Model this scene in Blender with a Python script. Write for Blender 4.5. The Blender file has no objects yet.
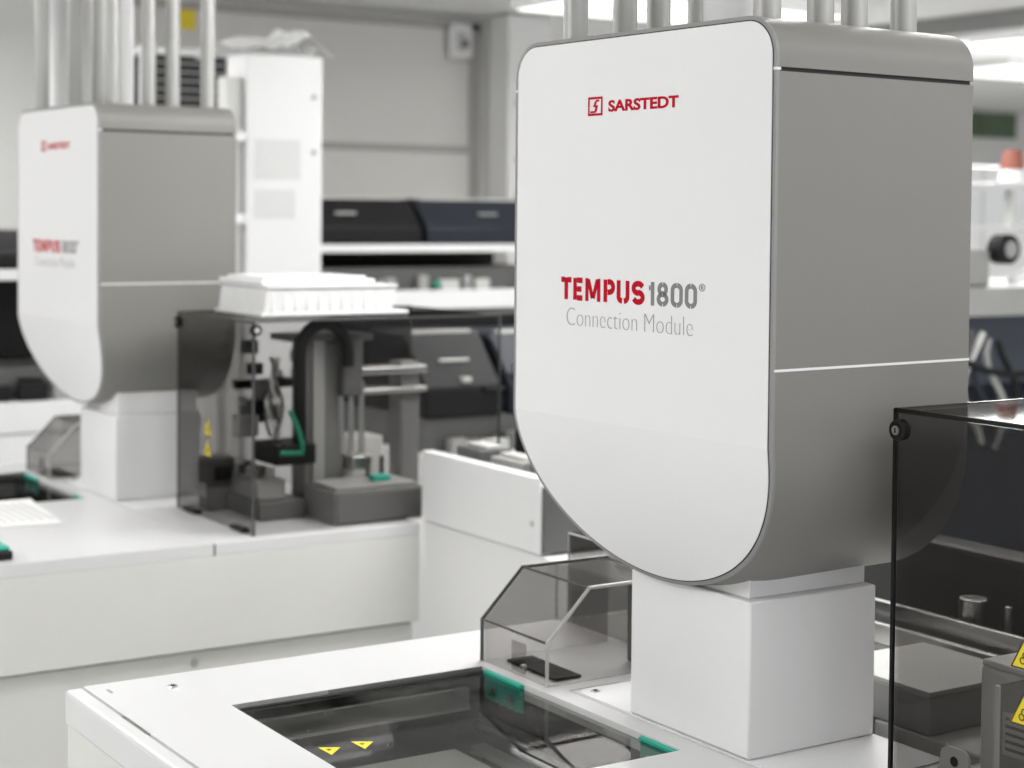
import bpy, bmesh, math, random
from mathutils import Vector, Matrix
random.seed(7)
COL = bpy.context.scene.collection
PI = math.pi

# ------------------------------------------------------------------ materials
def new_mat(name):
    m = bpy.data.materials.new(name); m.use_nodes = True
    return m, m.node_tree, m.node_tree.nodes['Principled BSDF']

def mat(name, col, rough=.5, metal=0., noise=.03, scale=40., bump=0., bscale=400., spec=.5, coat=0.):
    m, nt, b = new_mat(name)
    b.inputs['Roughness'].default_value = rough
    b.inputs['Metallic'].default_value = metal
    b.inputs['Specular IOR Level'].default_value = spec
    b.inputs['Coat Weight'].default_value = coat
    tc = nt.nodes.new('ShaderNodeTexCoord')
    n = nt.nodes.new('ShaderNodeTexNoise'); n.inputs['Scale'].default_value = scale
    n.inputs['Detail'].default_value = 3
    r = nt.nodes.new('ShaderNodeMapRange')
    r.inputs['To Min'].default_value = 1-noise; r.inputs['To Max'].default_value = 1+noise
    mx = nt.nodes.new('ShaderNodeMix'); mx.data_type = 'RGBA'; mx.blend_type = 'MULTIPLY'
    mx.inputs[0].default_value = 1
    mx.inputs[6].default_value = (*col, 1)
    nt.links.new(tc.outputs['Object'], n.inputs['Vector'])
    nt.links.new(n.outputs['Fac'], r.inputs['Value'])
    nt.links.new(r.outputs['Result'], mx.inputs[7])
    nt.links.new(mx.outputs[2], b.inputs['Base Color'])
    if bump:
        n2 = nt.nodes.new('ShaderNodeTexNoise'); n2.inputs['Scale'].default_value = bscale
        bp = nt.nodes.new('ShaderNodeBump'); bp.inputs['Strength'].default_value = bump
        bp.inputs['Distance'].default_value = .001
        nt.links.new(tc.outputs['Object'], n2.inputs['Vector'])
        nt.links.new(n2.outputs['Fac'], bp.inputs['Height'])
        nt.links.new(bp.outputs['Normal'], b.inputs['Normal'])
    return m

def smoked(name, tint, gloss=1., dust=.0):
    m = bpy.data.materials.new(name); m.use_nodes = True
    nt = m.node_tree; nt.nodes.clear()
    out = nt.nodes.new('ShaderNodeOutputMaterial')
    tr = nt.nodes.new('ShaderNodeBsdfTransparent'); tr.inputs['Color'].default_value = (*tint, 1)
    gl = nt.nodes.new('ShaderNodeBsdfGlossy'); gl.inputs['Roughness'].default_value = .03
    gl.inputs['Color'].default_value = (gloss, gloss, gloss, 1)
    fr = nt.nodes.new('ShaderNodeFresnel'); fr.inputs['IOR'].default_value = 1.4
    mx = nt.nodes.new('ShaderNodeMixShader')
    ge = nt.nodes.new('ShaderNodeNewGeometry')        # reflect only where light enters the sheet
    sb = nt.nodes.new('ShaderNodeMath'); sb.operation = 'SUBTRACT'; sb.inputs[0].default_value = 1; nt.links.new(ge.outputs['Backfacing'], sb.inputs[1])
    ml = nt.nodes.new('ShaderNodeMath'); ml.operation = 'MULTIPLY'
    nt.links.new(fr.outputs[0], ml.inputs[0]); nt.links.new(sb.outputs[0], ml.inputs[1])
    nt.links.new(ml.outputs[0], mx.inputs[0]); nt.links.new(tr.outputs[0], mx.inputs[1]); nt.links.new(gl.outputs[0], mx.inputs[2])
    last = mx
    if dust:
        tc = nt.nodes.new('ShaderNodeTexCoord')
        v = nt.nodes.new('ShaderNodeTexVoronoi'); v.inputs['Scale'].default_value = 70
        lt = nt.nodes.new('ShaderNodeMath'); lt.operation = 'LESS_THAN'; lt.inputs[1].default_value = .07
        n = nt.nodes.new('ShaderNodeTexNoise'); n.inputs['Scale'].default_value = 9
        mr = nt.nodes.new('ShaderNodeMapRange'); mr.inputs['From Min'].default_value = .4; mr.inputs['From Max'].default_value = .75
        mr.inputs['To Min'].default_value = 0.; mr.inputs['To Max'].default_value = dust
        ad = nt.nodes.new('ShaderNodeMath'); ad.operation = 'MULTIPLY_ADD'; ad.inputs[1].default_value = .5
        df = nt.nodes.new('ShaderNodeBsdfDiffuse'); df.inputs['Color'].default_value = (.7, .7, .69, 1)
        m2 = nt.nodes.new('ShaderNodeMixShader')
        nt.links.new(tc.outputs['Object'], v.inputs['Vector']); nt.links.new(tc.outputs['Object'], n.inputs['Vector'])
        nt.links.new(v.outputs['Distance'], lt.inputs[0]); nt.links.new(n.outputs['Fac'], mr.inputs['Value'])
        nt.links.new(lt.outputs[0], ad.inputs[0]); nt.links.new(mr.outputs[0], ad.inputs[2])
        nt.links.new(ad.outputs[0], m2.inputs[0]); nt.links.new(mx.outputs[0], m2.inputs[1]); nt.links.new(df.outputs[0], m2.inputs[2])
        last = m2
    nt.links.new(last.outputs[0], out.inputs['Surface'])
    return m

def emis(name, col, s):
    m = bpy.data.materials.new(name); m.use_nodes = True
    nt = m.node_tree; nt.nodes.clear()
    out = nt.nodes.new('ShaderNodeOutputMaterial'); e = nt.nodes.new('ShaderNodeEmission')
    e.inputs['Color'].default_value = (*col, 1); e.inputs['Strength'].default_value = s
    nt.links.new(e.outputs[0], out.inputs['Surface'])
    return m

WHITE = mat('white_powder_coat', (.82, .82, .825), .42, noise=.012, bump=.04, bscale=900)
PANEL = mat('white_front_panel', (.84, .84, .85), .38, noise=.008, scale=8)
BENCHW = mat('white_bench_coat', (.66, .66, .665), .35, noise=.012, scale=10)
BENCHN = mat('pale_notice', (.70, .71, .70), .7)
BENCHG = mat('light_grey_fascia', (.66, .66, .64), .5, noise=.02)
GREY = mat('grey_textured_plastic', (.216, .212, .199), .45, noise=.05, scale=700, bump=.3, bscale=1400)
RIM = mat('grey_rim', (.27, .27, .265), .4)
MIDG = mat('mid_grey_metal', (.33, .33, .32), .45, noise=.06, scale=15)
LG = mat('light_grey_metal', (.55, .55, .53), .4, noise=.05, scale=15)
DARK = mat('dark_plastic', (.016, .016, .017), .38, noise=.1, spec=.14)
DKG = mat('dark_grey_metal', (.10, .10, .098), .45, noise=.12, scale=12)
BLACK = mat('black_rubber', (.006, .006, .006), .5, spec=.25)
COLG = mat('charcoal_grey_metal', (.17, .17, .166), .42, noise=.08, scale=15)
GAP = mat('black_gasket', (.012, .012, .012), .7)
STEEL = mat('brushed_steel', (.62, .62, .61), .28, metal=1., noise=.08, scale=6)
PIPE = mat('steel_pipe', (.40, .40, .39), .38, metal=.6, noise=.06, scale=12)
RED = mat('red_print', (.50, .0, .016), .7, noise=.01, spec=.15)
PGREY = mat('grey_print', (.24, .24, .24), .7, noise=.01, spec=.15)
LGREY = mat('fine_grey_print', (.33, .33, .33), .5, noise=.01)
TEAL = mat('teal_plastic', (.010, .40, .29), .4)
GREEN = mat('green_cable', (.01, .20, .12), .4)
YEL = mat('yellow_sticker', (.85, .68, .03), .5, noise=.02)
NAVY = mat('navy_plastic', (.022, .025, .034), .42, noise=.2, scale=6, spec=.2)
WALLM = mat('wall_paint', (.78, .78, .765), .8, noise=.02, scale=3)
WALLW = mat('white_wall_paint', (.88, .88, .87), .8, noise=.02, scale=3)
PANG = mat('grey_wall_board', (.74, .73, .70), .7, noise=.02, scale=2)
PANG2 = mat('grey_board_frame', (.43, .415, .395), .6, noise=.02, scale=2)
CEIL = mat('ceiling_paint', (.90, .90, .885), .8, noise=.03, scale=2)
FLOOR = mat('grey_vinyl', (.58, .58, .57), .5, noise=.04, scale=4)
PAPER = mat('white_paper', (.84, .84, .84), .8, noise=.02)
TRAYM = mat('frosted_white_plastic', (.80, .80, .80), .35, noise=.10, scale=60)
PURP = mat('violet_plastic', (.22, .10, .35), .5)
BLUEG = mat('blue_grey_plastic', (.10, .12, .15), .5)
ROSE = mat('terracotta_cap', (.30, .10, .07), .6)
GREENW = mat('green_foliage_blind', (.13, .19, .12), .8, noise=.3, scale=3)
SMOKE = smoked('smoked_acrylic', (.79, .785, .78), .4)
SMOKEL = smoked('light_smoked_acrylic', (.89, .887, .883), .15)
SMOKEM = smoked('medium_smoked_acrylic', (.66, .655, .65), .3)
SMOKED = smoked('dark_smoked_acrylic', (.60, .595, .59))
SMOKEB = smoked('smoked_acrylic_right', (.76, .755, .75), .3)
LIDG = smoked('dusty_smoked_lid', (.74, .74, .73), .7, dust=.03)
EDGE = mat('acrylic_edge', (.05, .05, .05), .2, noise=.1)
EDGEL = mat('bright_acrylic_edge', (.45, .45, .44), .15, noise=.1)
LAMP = emis('lamp_diffuser', (1, .99, .96), 2.2)
CLEAR = smoked('window_glass', (.95, .96, .96))

# ------------------------------------------------------------------ mesh helper
class MB:
    def __init__(s): s.bm = bmesh.new()
    def box(s, x0, x1, y0, y1, z0, z1):
        v = [s.bm.verts.new((x, y, z)) for x in (x0, x1) for y in (y0, y1) for z in (z0, z1)]
        for f in ((0,1,3,2),(4,6,7,5),(0,4,5,1),(2,3,7,6),(0,2,6,4),(1,5,7,3)):
            s.bm.faces.new([v[i] for i in f])
        return s
    def loft(s, a, b, caps=True):
        va = [s.bm.verts.new(p) for p in a]; vb = [s.bm.verts.new(p) for p in b]
        n = len(a)
        for i in range(n):
            j = (i+1) % n
            s.bm.faces.new((va[i], va[j], vb[j], vb[i]))
        if caps: s.bm.faces.new(va[::-1]); s.bm.faces.new(vb)
        return s
    def prism(s, pts, axis, a, b):
        """pts 2-D polygon, extruded along axis from a to b"""
        def P(p, t):
            if axis == 'x': return (t, p[0], p[1])
            if axis == 'y': return (p[0], t, p[1])
            return (p[0], p[1], t)
        return s.loft([P(p, a) for p in pts], [P(p, b) for p in pts])
    def cyl(s, p, q, r, r2=None, n=24):
        p, q = Vector(p), Vector(q); d = (q-p).normalized()
        u = d.orthogonal().normalized(); w = d.cross(u)
        r2 = r if r2 is None else r2
        A = [p+(u*math.cos(t)+w*math.sin(t))*r for t in [2*PI*i/n for i in range(n)]]
        B = [q+(u*math.cos(t)+w*math.sin(t))*r2 for t in [2*PI*i/n for i in range(n)]]
        return s.loft(A, B)
    def tube(s, pts, r, n=12, flat=1.):
        pts = [Vector(p) for p in pts]; rings = []
        ref = None
        for i, p in enumerate(pts):
            d = (pts[min(i+1, len(pts)-1)]-pts[max(i-1, 0)]).normalized()
            u = d.orthogonal().normalized() if ref is None else (ref-d*ref.dot(d)).normalized()
            ref = u; w = d.cross(u)
            rings.append([s.bm.verts.new(p+(u*math.cos(2*PI*k/n)*flat+w*math.sin(2*PI*k/n))*r) for k in range(n)])
        for a, b in zip(rings, rings[1:]):
            for k in range(n): s.bm.faces.new((a[k], a[(k+1)%n], b[(k+1)%n], b[k]))
        s.bm.faces.new(rings[0][::-1]); s.bm.faces.new(rings[-1])
        return s
    def ribbon(s, pts, w, y, t=.0005, M=lambda u, z: (u, z), closed=False):
        """flat thick stroke in the (u,z) plane at depth y"""
        P = [Vector(p) for p in pts]; n = len(P); L = []; R = []
        for i in range(n):
            if closed: a, b = P[(i-1)%n], P[(i+1)%n]; c = P[i]
            else: a, b, c = P[max(i-1,0)], P[min(i+1,n-1)], P[i]
            d1 = (c-a).normalized() if (c-a).length > 1e-9 else (b-c).normalized()
            d2 = (b-c).normalized() if (b-c).length > 1e-9 else d1
            n1 = Vector((-d1.y, d1.x)); n2 = Vector((-d2.y, d2.x))
            m = (n1+n2); m = m.normalized() if m.length > 1e-6 else n1
            k = w/2/max(.5, m.dot(n1))
            L.append(c+m*k); R.append(c-m*k)
        rng = range(n if closed else n-1)
        for i in rng:
            j = (i+1) % n
            q = [M(*L[i]), M(*L[j]), M(*R[j]), M(*R[i])]
            s.prism([(a, b) for a, b in q], 'y', y-t, y)
        return s
    def build(s, name, m, parent=None, bevel=0, seg=2, loc=None, ang=32):
        bm = s.bm
        bmesh.ops.recalc_face_normals(bm, faces=bm.faces)
        for f in bm.faces: f.smooth = True
        for e in bm.edges:
            if len(e.link_faces) == 2: e.smooth = e.calc_face_angle(0) < math.radians(ang)
        me = bpy.data.meshes.new(name); bm.to_mesh(me); bm.free()
        me.materials.append(m)
        o = bpy.data.objects.new(name, me); COL.objects.link(o)
        if parent: o.parent = parent
        if loc: o.location = loc
        if bevel:
            b = o.modifiers.new('bevel', 'BEVEL'); b.width = bevel; b.segments = seg
            b.limit_method = 'ANGLE'; b.angle_limit = math.radians(40); b.harden_normals = False
        return o

def empty(name, loc, label, cat, group=None, rz=0):
    o = bpy.data.objects.new(name, None); COL.objects.link(o)
    o.empty_display_size = .05
    o.location = loc; o.rotation_euler = (0, 0, rz)
    o['label'] = label; o['category'] = cat
    if group: o['group'] = group
    return o
def tag(o, label, cat, group=None):
    o['label'] = label; o['category'] = cat
    if group: o['group'] = group
    return o
def struct(o): o['kind'] = 'structure'; return o
def B(x0, x1, y0, y1, z0, z1): return MB().box(x0, x1, y0, y1, z0, z1)

def text_mesh(s, name, m, parent, u0, u1, z0, h, y, bold=0.0, xs=None):
    """front-facing text between u0 and u1 with its baseline at z0"""
    cu = bpy.data.curves.new(name, 'FONT'); cu.body = s; cu.size = 1; cu.offset = bold; cu.extrude = .004
    cu.resolution_u = 6
    t = bpy.data.objects.new('t', cu)
    COL.objects.link(t)
    dg = bpy.context.evaluated_depsgraph_get(); dg.update()
    me = bpy.data.meshes.new_from_object(t.evaluated_get(dg))
    bpy.data.objects.remove(t)
    xsv = [v.co.x for v in me.vertices]
    lo, hi = min(xsv), max(xsv); k = (u1-u0)/(hi-lo)
    cap = .73
    for v in me.vertices:
        x, yy, z = v.co
        v.co = (u0+(x-lo)*k, y-(z+.004)*.05, z0+yy*h/cap)
    me.materials.clear(); me.materials.append(m); me.name = name
    o = bpy.data.objects.new(name, me); COL.objects.link(o); o.parent = parent
    return o

# ------------------------------------------------------------------ connection module
W2 = .2550; ZC = 1.352; ZB = 1.154; ZT = 1.8535; RT = .047; SE = 2.28; YT = .058
def outline(inset=0., zlo=None, zhi=None, se=2.5, zb0=1.148):
    """closed outline (u,z) of the head, clipped to zlo..zhi; u measured from the head centre"""
    w = W2-inset; zb = zb0+inset; zt = ZT-inset; r = RT-inset
    right = []
    for i in range(41):
        t = PI/2*(1-i/40)
        a = math.sin(t)**(2/se); c = max(0, math.cos(t))**(2/se)
        right.append((w*c, ZC-(ZC-zb)*a))
    right.append((w, 1.443)); right.append((w, 1.79))
    for i in range(13):
        t = PI/2*i/12
        right.append((w-r+r*math.cos(t), zt-r+r*math.sin(t)))
    def clip(pts, z, up):
        out = []
        for p, q in zip(pts, pts[1:]):
            ip = (p[1] >= z-1e-9) if up else (p[1] <= z+1e-9)
            iq = (q[1] >= z-1e-9) if up else (q[1] <= z+1e-9)
            if ip: out.append(p)
            if ip != iq:
                f = (z-p[1])/(q[1]-p[1]); out.append((p[0]+f*(q[0]-p[0]), z))
        if ((pts[-1][1] >= z-1e-9) if up else (pts[-1][1] <= z+1e-9)): out.append(pts[-1])
        return out
    if zlo is not None: right = clip(right, zlo, True)
    if zhi is not None: right = clip(right, zhi, False)
    o = []
    for p in right:
        if not o or (abs(p[0]-o[-1][0])+abs(p[1]-o[-1][1])) > 1e-6: o.append(p)
    right = o
    left = [(-u, z) for u, z in right[::-1]]
    if right[-1][0] < 1e-6: left = left[1:]
    if right[0][0] < 1e-6: left = left[:-1]
    return right+left
def yfront(z): return 0. if z >= ZC else YT*((ZC-z)/(ZC-ZB))**1.3
LEV = [1.187, 1.22, 1.255, 1.29, 1.323, ZC]
def bands(zlo, zhi):
    c = [zlo]+[l for l in LEV if zlo < l < zhi]+[zhi]
    return list(zip(c, c[1:]))
def at_level(vs): return any(all(abs(v.co.z-l) < 1e-6 for v in vs) for l in LEV)
def head_piece(zlo, zhi, y0, y1, inset=0., follow_back=False):
    mb = MB(); kw = dict(se=2.0, zb0=1.148) if follow_back else {}
    for a, b in bands(zlo, zhi):
        pts = outline(inset, a, b, **kw)
        F = [(u, yfront(z)+y0, z) for u, z in pts]
        K = [(u, (yfront(z)+y1) if follow_back else y1, z) for u, z in pts]
        mb.loft(F, K)
    bm = mb.bm
    bmesh.ops.remove_doubles(bm, verts=bm.verts, dist=1e-6)
    # drop the internal wall left where the two lofts meet
    seen = {}
    for f in list(bm.faces):
        if at_level(f.verts): bm.faces.remove(f)
    return mb

def lower_shell(ztop):
    """lower housing: the front edge is a half ellipse that swells to the fuller section behind it"""
    mb = MB()
    for a, b in bands(1.0, ztop):
        rings = []
        for k, y in ((0, .003), (.35, .014), (.7, .032), (.9, .052), (1, .075), (1, None)):
            se, zb = 2.0+.5*k, 1.148
            zz = [b-(b-max(a, zb))*math.sin(PI/2*i/12) for i in range(13)]
            right = [(W2*max(0, 1-(max(0, ZC-z)/(ZC-zb))**se)**(1/se), z) for z in zz][::-1]
            if a < zb: right[0] = (0, zb)
            left = [(-u, z) for u, z in right[::-1]]
            pts = right+(left[:-1] if a < zb else left)
            rings.append([(u, .34 if y is None else yfront(z)+y, z) for u, z in pts])
        n = min(len(r) for r in rings); assert all(len(r) == n for r in rings)
        vs = [[mb.bm.verts.new(p) for p in r] for r in rings]
        for r0, r1 in zip(vs, vs[1:]):
            for i in range(n):
                j = (i+1) % n
                q = (r0[i], r0[j], r1[j], r1[i])
                if at_level(q): continue
                mb.bm.faces.new(q)
        mb.bm.faces.new(vs[0][::-1]); mb.bm.faces.new(vs[-1])
    bmesh.ops.remove_doubles(mb.bm, verts=mb.bm.verts, dist=1e-6)
    return mb

LET = [-.4002,-.3754,-.3724,-.3507,-.3464,-.3153,-.3082,-.2851,-.2812,-.2561,-.2513,-.2259,-.2203,-.2072,-.2022,-.1804,-.1757,-.1537,-.1495,-.1278]
def arc(cx, cz, rx, rz, a0, a1, n=10):
    return [(cx+rx*math.cos(math.radians(a0+(a1-a0)*i/n)), cz+rz*math.sin(math.radians(a0+(a1-a0)*i/n))) for i in range(n+1)]
def wordmark(parent):
    z0, h = 1.508, .0305; sw = .0072; y = -.0014
    off = -.2525     # head centre in the measured frame
    def put(mb, i, strokes, w=sw):
        a, b = LET[2*i]-off, LET[2*i+1]-off
        W = b-a; k = w/2
        for st in strokes:
            mb.ribbon([(a+k+(W-2*k)*p[0], z0+k+(h-2*k)*p[1]) for p in st], w, y)
    Sst = [arc(.5,.74,.5,.26,20,270,14), arc(.5,.26,.5,.26,90,-160,14)]
    red = MB()
    put(red, 0, [[(-.12,1),(.36,1)],[(.64,1),(1.12,1)],[(.5,1.12),(.5,-.12)]])
    put(red, 1, [[(0,-.12),(0,1.12)],[(.3,1),(1.1,1)],[(.3,.5),(.95,.5)],[(.3,0),(1.1,0)]])
    put(red, 2, [[(0,-.12),(0,1.12)],[(1,-.12),(1,1.12)],[(.12,1.05),(.47,.05)],[(.88,1.05),(.53,.05)]], sw*.88)
    put(red, 3, [[(0,-.12),(0,1.12)],[(.3,1),(.6,1)]+arc(.55,.72,.45,.28,80,-80,8)+[(.3,.42)]])
    put(red, 4, [[(0,1.12),(0,.25)]+arc(.45,.22,.45,.22,180,262,6),[(1,1.12),(1,.25)]+arc(.55,.22,.45,.22,0,-82,6)])
    put(red, 5, Sst)
    red.build('red_lettering', RED, parent)
    g = MB()
    gw = .0060
    put(g, 6, [[(.95,-.1),(.95,1.1)],[(.0,.80),(.35,.80)]], gw)
    for d in (7,):
        put(g, d, [arc(.5,.76,.42,.24,96,264,10), arc(.5,.76,.42,.24,84,-84,10), arc(.5,.25,.5,.25,96,264,10), arc(.5,.25,.5,.25,84,-84,10)], gw)
    for d in (8, 9):
        put(g, d, [arc(.5,.75,.5,.25,95,180,7)+arc(.5,.25,.5,.25,180,265,7), arc(.5,.75,.5,.25,85,0,7)+arc(.5,.25,.5,.25,0,-85,7)], gw)
    # registered mark: ring and a small R
    c = (-.1185-off, 1.5345)
    g.ribbon([(c[0]+.0052*math.cos(t), c[1]+.0042*math.sin(t)) for t in [2*PI*i/20 for i in range(20)]], .0008, y, closed=True)
    g.ribbon([(c[0]-.0017, c[1]-.0022),(c[0]-.0017, c[1]+.0022),(c[0]+.001, c[1]+.0020),(c[0]+.001, c[1]+.0003),(c[0]-.0015, c[1]),(c[0]+.0017, c[1]-.0022)], .0007, y)
    g.build('grey_lettering', PGREY, parent)
    text_mesh('Connection Module', 'thin_lettering', LGREY, parent, -.3862-off, -.1345-off, 1.4742, .0262, y, bold=-.027)
    # company mark: square with a slanted double hook, then the name
    lg = MB()
    a, b, c0, d = -.3445-off, -.3145-off, 1.7495, 1.7738
    k = .0015
    lg.ribbon([(a+k, c0+k),(b-k, c0+k),(b-k, d-k),(a+k, d-k)], 2*k, y, closed=True)
    mx, mz = (a+b)/2, (c0+d)/2
    lg.prism([(mx+.0075,mz+.0085),(mx+.0025,mz+.0085),(mx-.0010,mz+.0060),(mx-.0045,mz-.0010),(mx+.0005,mz-.0010),(mx-.0015,mz-.0060),(mx-.0095,mz-.0060),(mx-.0105,mz-.0085),(mx-.0000,mz-.0085),(mx+.0032,mz-.0062),(mx+.0058,mz+.0012),(mx+.0010,mz+.0012),(mx+.0030,mz+.0058),(mx+.0085,mz+.0058)], 'y', y-.0005, y)
    lg.build('logo_square', RED, parent)
    text_mesh('SARSTEDT', 'name_lettering', RED, parent, -.3025-off, -.1655-off, 1.7540, .0142, y, bold=.035)

def module(dx, dy, dz, label, rz=.05, hx=0.):
    # pedestal base centre
    r = empty('connection_module', (-1.7455+dx, 1.493+dy, .95), label, 'laboratory module', 'connection modules')
    bx, by, bz = -1.7455, 1.493, .95
    def b(x0, x1, y0, y1, z0, z1): return B(x0-bx, x1-bx, y0-by, y1-by, z0-bz, z1-bz)
    b(-1.867, -1.6235, 1.392, 1.604, .9515, 1.1475).build('pedestal', WHITE, r, .003)
    b(-1.854, -1.6385, 1.403, 1.598, 1.1475, 1.20).build('neck', WHITE, r, .0015)
    h = bpy.data.objects.new('head', None)
    # the head turns a little on its neck: each head piece is its own part, carried by a rotated frame baked into the mesh
    Rz = Matrix.Rotation(rz, 4, 'Z')
    org = Vector((-1.52-bx+hx, 1.33-by, -bz+dz)) + Rz @ Vector((-.2523, 0, 0))
    T = Matrix.Translation(org) @ Rz
    bpy.data.objects.remove(h)
    def place(o):
        o.data.transform(T); return o
    place(head_piece(1.7925, 2.0, .003, .34).build('lid', GREY, r))
    place(head_piece(1.4435, 1.7875, .003, .34).build('upper_housing', GREY, r))
    lo = place(lower_shell(1.4425).build('lower_housing', GREY, r))
    place(head_piece(1.785, 1.795, .004, .337, .003).build('seam_gasket', GAP, r))
    place(head_piece(1.4415, 1.4445, .002, .3405, -.0006).build('seam_strip', WHITE, r))
    place(head_piece(1.0, 1.7885, -.0005, .004, -.0002, True).build('front_rim', RIM, r))
    place(head_piece(1.7915, 2.0, -.0005, .004, -.0002, True).build('front_rim', RIM, r))
    place(head_piece(1.0, 2.0, -.0008, .004, .0046, True).build('panel_gasket', GAP, r))
    fp = place(head_piece(1.0, 2.0, -.0014, .004, .0060, True).build('front_panel', PANEL, r, ang=7))
    for sg in (-1, 1):
        a_, b_ = sorted((sg*(W2-.0045), sg*(W2+.0006)))
        place(B(a_, b_, -.0012, .006, 1.7885, 1.7918).build('seam_clip', WHITE, r))
    tmp = bpy.data.objects.new('tmp', None); COL.objects.link(tmp)
    wordmark(tmp)
    for c in list(tmp.children):
        c.data.transform(T); c.parent = fp
    bpy.data.objects.remove(tmp)
    # transport pipes in the lid, two columns of four around the white duct
    for u, y in ((-.41,.025),(-.41,.11),(-.41,.17),(-.41,.245),(-.09,.07),(-.09,.16),(-.09,.22),(-.09,.31)):
        p = T @ Vector((u+W2, y, 1.845)); q = Vector((p.x, p.y, 2.69-bz))
        MB().cyl(p, q, .0168, n=28).build('transport_pipe', PIPE, r)
    p = T @ Vector((-.25+W2, .155, 1.845)); q = Vector((p.x, p.y, 2.69-bz))
    MB().cyl(p, q, .034, n=32).build('white_duct', WHITE, r)['label'] = 'thick white duct between the steel pipes'
    return r

# ------------------------------------------------------------------ bench with its sunken bay
def bench(dx, label, yend=1.612, with_plate=True):
    r = empty('laboratory_bench', (-1.7+dx, 1.2, 0), label, 'bench', 'instrument benches')
    def b(x0, x1, y0, y1, z0, z1): return B(x0+1.7, x1+1.7, y0-1.2, y1-1.2, z0, z1)
    X0, X1, Y0 = -2.372, -1.035, .782
    sx0, sx1, sy0, sy1 = -2.18, -1.705, .95, 1.352
    # top plate around the bay
    t = MB()
    for a in ((X0, sx0, .8095, 1.386), (sx0, sx1, .8095, sy0), (sx0, sx1, sy1, 1.386), (sx1, X1, .8095, 1.386)):
        t.box(a[0]+1.7, a[1]+1.7, a[2]-1.2, a[3]-1.2, .925, .95)
    bmesh.ops.remove_doubles(t.bm, verts=t.bm.verts, dist=1e-5)
    for f in list(t.bm.faces):
        if f.is_valid and any(f is not g and set(f.verts) == set(g.verts) for g in f.verts[0].link_faces):
            g = [g for g in f.verts[0].link_faces if g is not f and set(f.verts) == set(g.verts)]
            for q in g+[f]: t.bm.faces.remove(q)
    t.build('worktop', BENCHW, r)
    b(X0, -2.005, 1.3862, yend, .925, .95).build('rear_worktop', BENCHW, r)
    b(-2.003, X1, 1.3863, 1.3897, .925, .9482).build('seam_gasket', GAP, r)
    b(-2.003, X1, 1.390, yend, .925, .9495).build('rear_worktop', BENCHW, r, .001)
    # rounded front edge strip with its latch
    b(X0, X1, Y0, .8083, .900, .9498).build('front_strip', BENCHW, r, .006, 3)
    b(-2.205, -2.115, .8035, .8085, .9492, .9506).build('latch_plate', STEEL, r)
    b(-2.203, -2.117, .8056, .8064, .9504, .9508).build('latch_slot', DKG, r)
    # body
    m = MB()
    m.box(X0+1.7, X0+1.712, Y0+.004-1.2, yend-1.2, .736, .9245); m.build('end_panel', BENCHG, r, .002); m = MB(); m.box(X1-.012+1.7, X1+1.7, Y0+.004-1.2, yend-1.2, .736, .9245)
    m.build('end_panel', BENCHG, r, .002)
    b(X0+.012, X1-.012, Y0+.003, Y0+.015, .736, .905).build('front_panel', BENCHG, r)
    b(X0+.012, X1-.012, yend-.012, yend, .736, .925).build('rear_panel', BENCHG, r)
    b(X0+.02, X1-.016, Y0+.02, yend-.01, .04, .730).build('cabinet', BENCHG, r)
    for sy in (1.352,):
        MB().cyl((X1-.02+1.7, sy-1.2, .709), (X1-.013+1.7, sy-1.2, .709), .008, n=16).build('screw', STEEL, r)
    for (sx, sy) in ((X0+.07, .80), (X0+.10, 1.5)):
        b(sx, sx+.06, sy, sy+.06, 0, .042).build('foot', DARK, r)
    b(X1-.16, X1-.10, .80, .86, 0, .042).build('foot', DARK, r)
    b(X1-.16, X1-.10, 1.5, 1.56, 0, .042).build('foot', DARK, r)
    # bay: tray walls, floor, rails
    m = MB()
    m.box(sx0-.004+1.7, sx0+1.7, sy0-1.2, sy1-1.2, .74, .9265).box(sx1+1.7, sx1+.004+1.7, sy0-1.2, sy1-1.2, .74, .9265)
    m.box(sx0-.004+1.7, sx1+.004+1.7, sy0-.004-1.2, sy0-1.2, .74, .9265).box(sx0-.004+1.7, sx1+.004+1.7, sy1-1.2, sy1+.004-1.2, .74, .9265)
    m.build('bay_wall', DARK, r)
    b(sx0, sx1, sy0, sy1, .738, .745).build('bay_floor', DKG, r)
    b(sx0, sx0+.014, sy0+.005, sy1-.03, .893, .926).build('bay_ledge', MIDG, r, .002)
    b(sx0+.012, sx0+.016, sy0+.005, sy1-.03, .893, .897).build('ledge_lip', LG, r)
    b(sx0+.045, sx0+.20, sy0+.02, sy1-.07, .745, .850).build('sample_tray', BENCHG, r, .006)
    b(sx0+.055, sx0+.19, sy0+.03, sy1-.08, .8495, .853).build('tray_liner', LG, r)
    b(sx0+.22, sx0+.42, sy0+.02, sy1-.10, .745, .835).build('sample_tray', BENCHG, r, .006)
    b(sx0+.014, sx0+.43, sy1-.03, sy1-.004, .83, .84).build('rear_guide', MIDG, r, .002)
    MB().cyl((sx0+.02+1.7, sy1-.02-1.2, .87), (sx1-.02+1.7, sy1-.02-1.2, .87), .005, n=12).build('guide_rod', STEEL, r)
    MB().cyl((sx0+.02+1.7, sy1-.05-1.2, .80), (sx1-.02+1.7, sy1-.05-1.2, .80), .006, n=12).build('guide_rod', STEEL, r)
    # lid of smoked acrylic, lying just below the rim
    lid = b(sx0+.008, sx1-.001, sy0+.001, sy1-.004, .938, .943).build('acrylic_lid', LIDG, r)
    b(sx0+.0005, sx0+.008, sy0, sy1, .927, .944).build('lid_seal', GAP, r)
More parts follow.
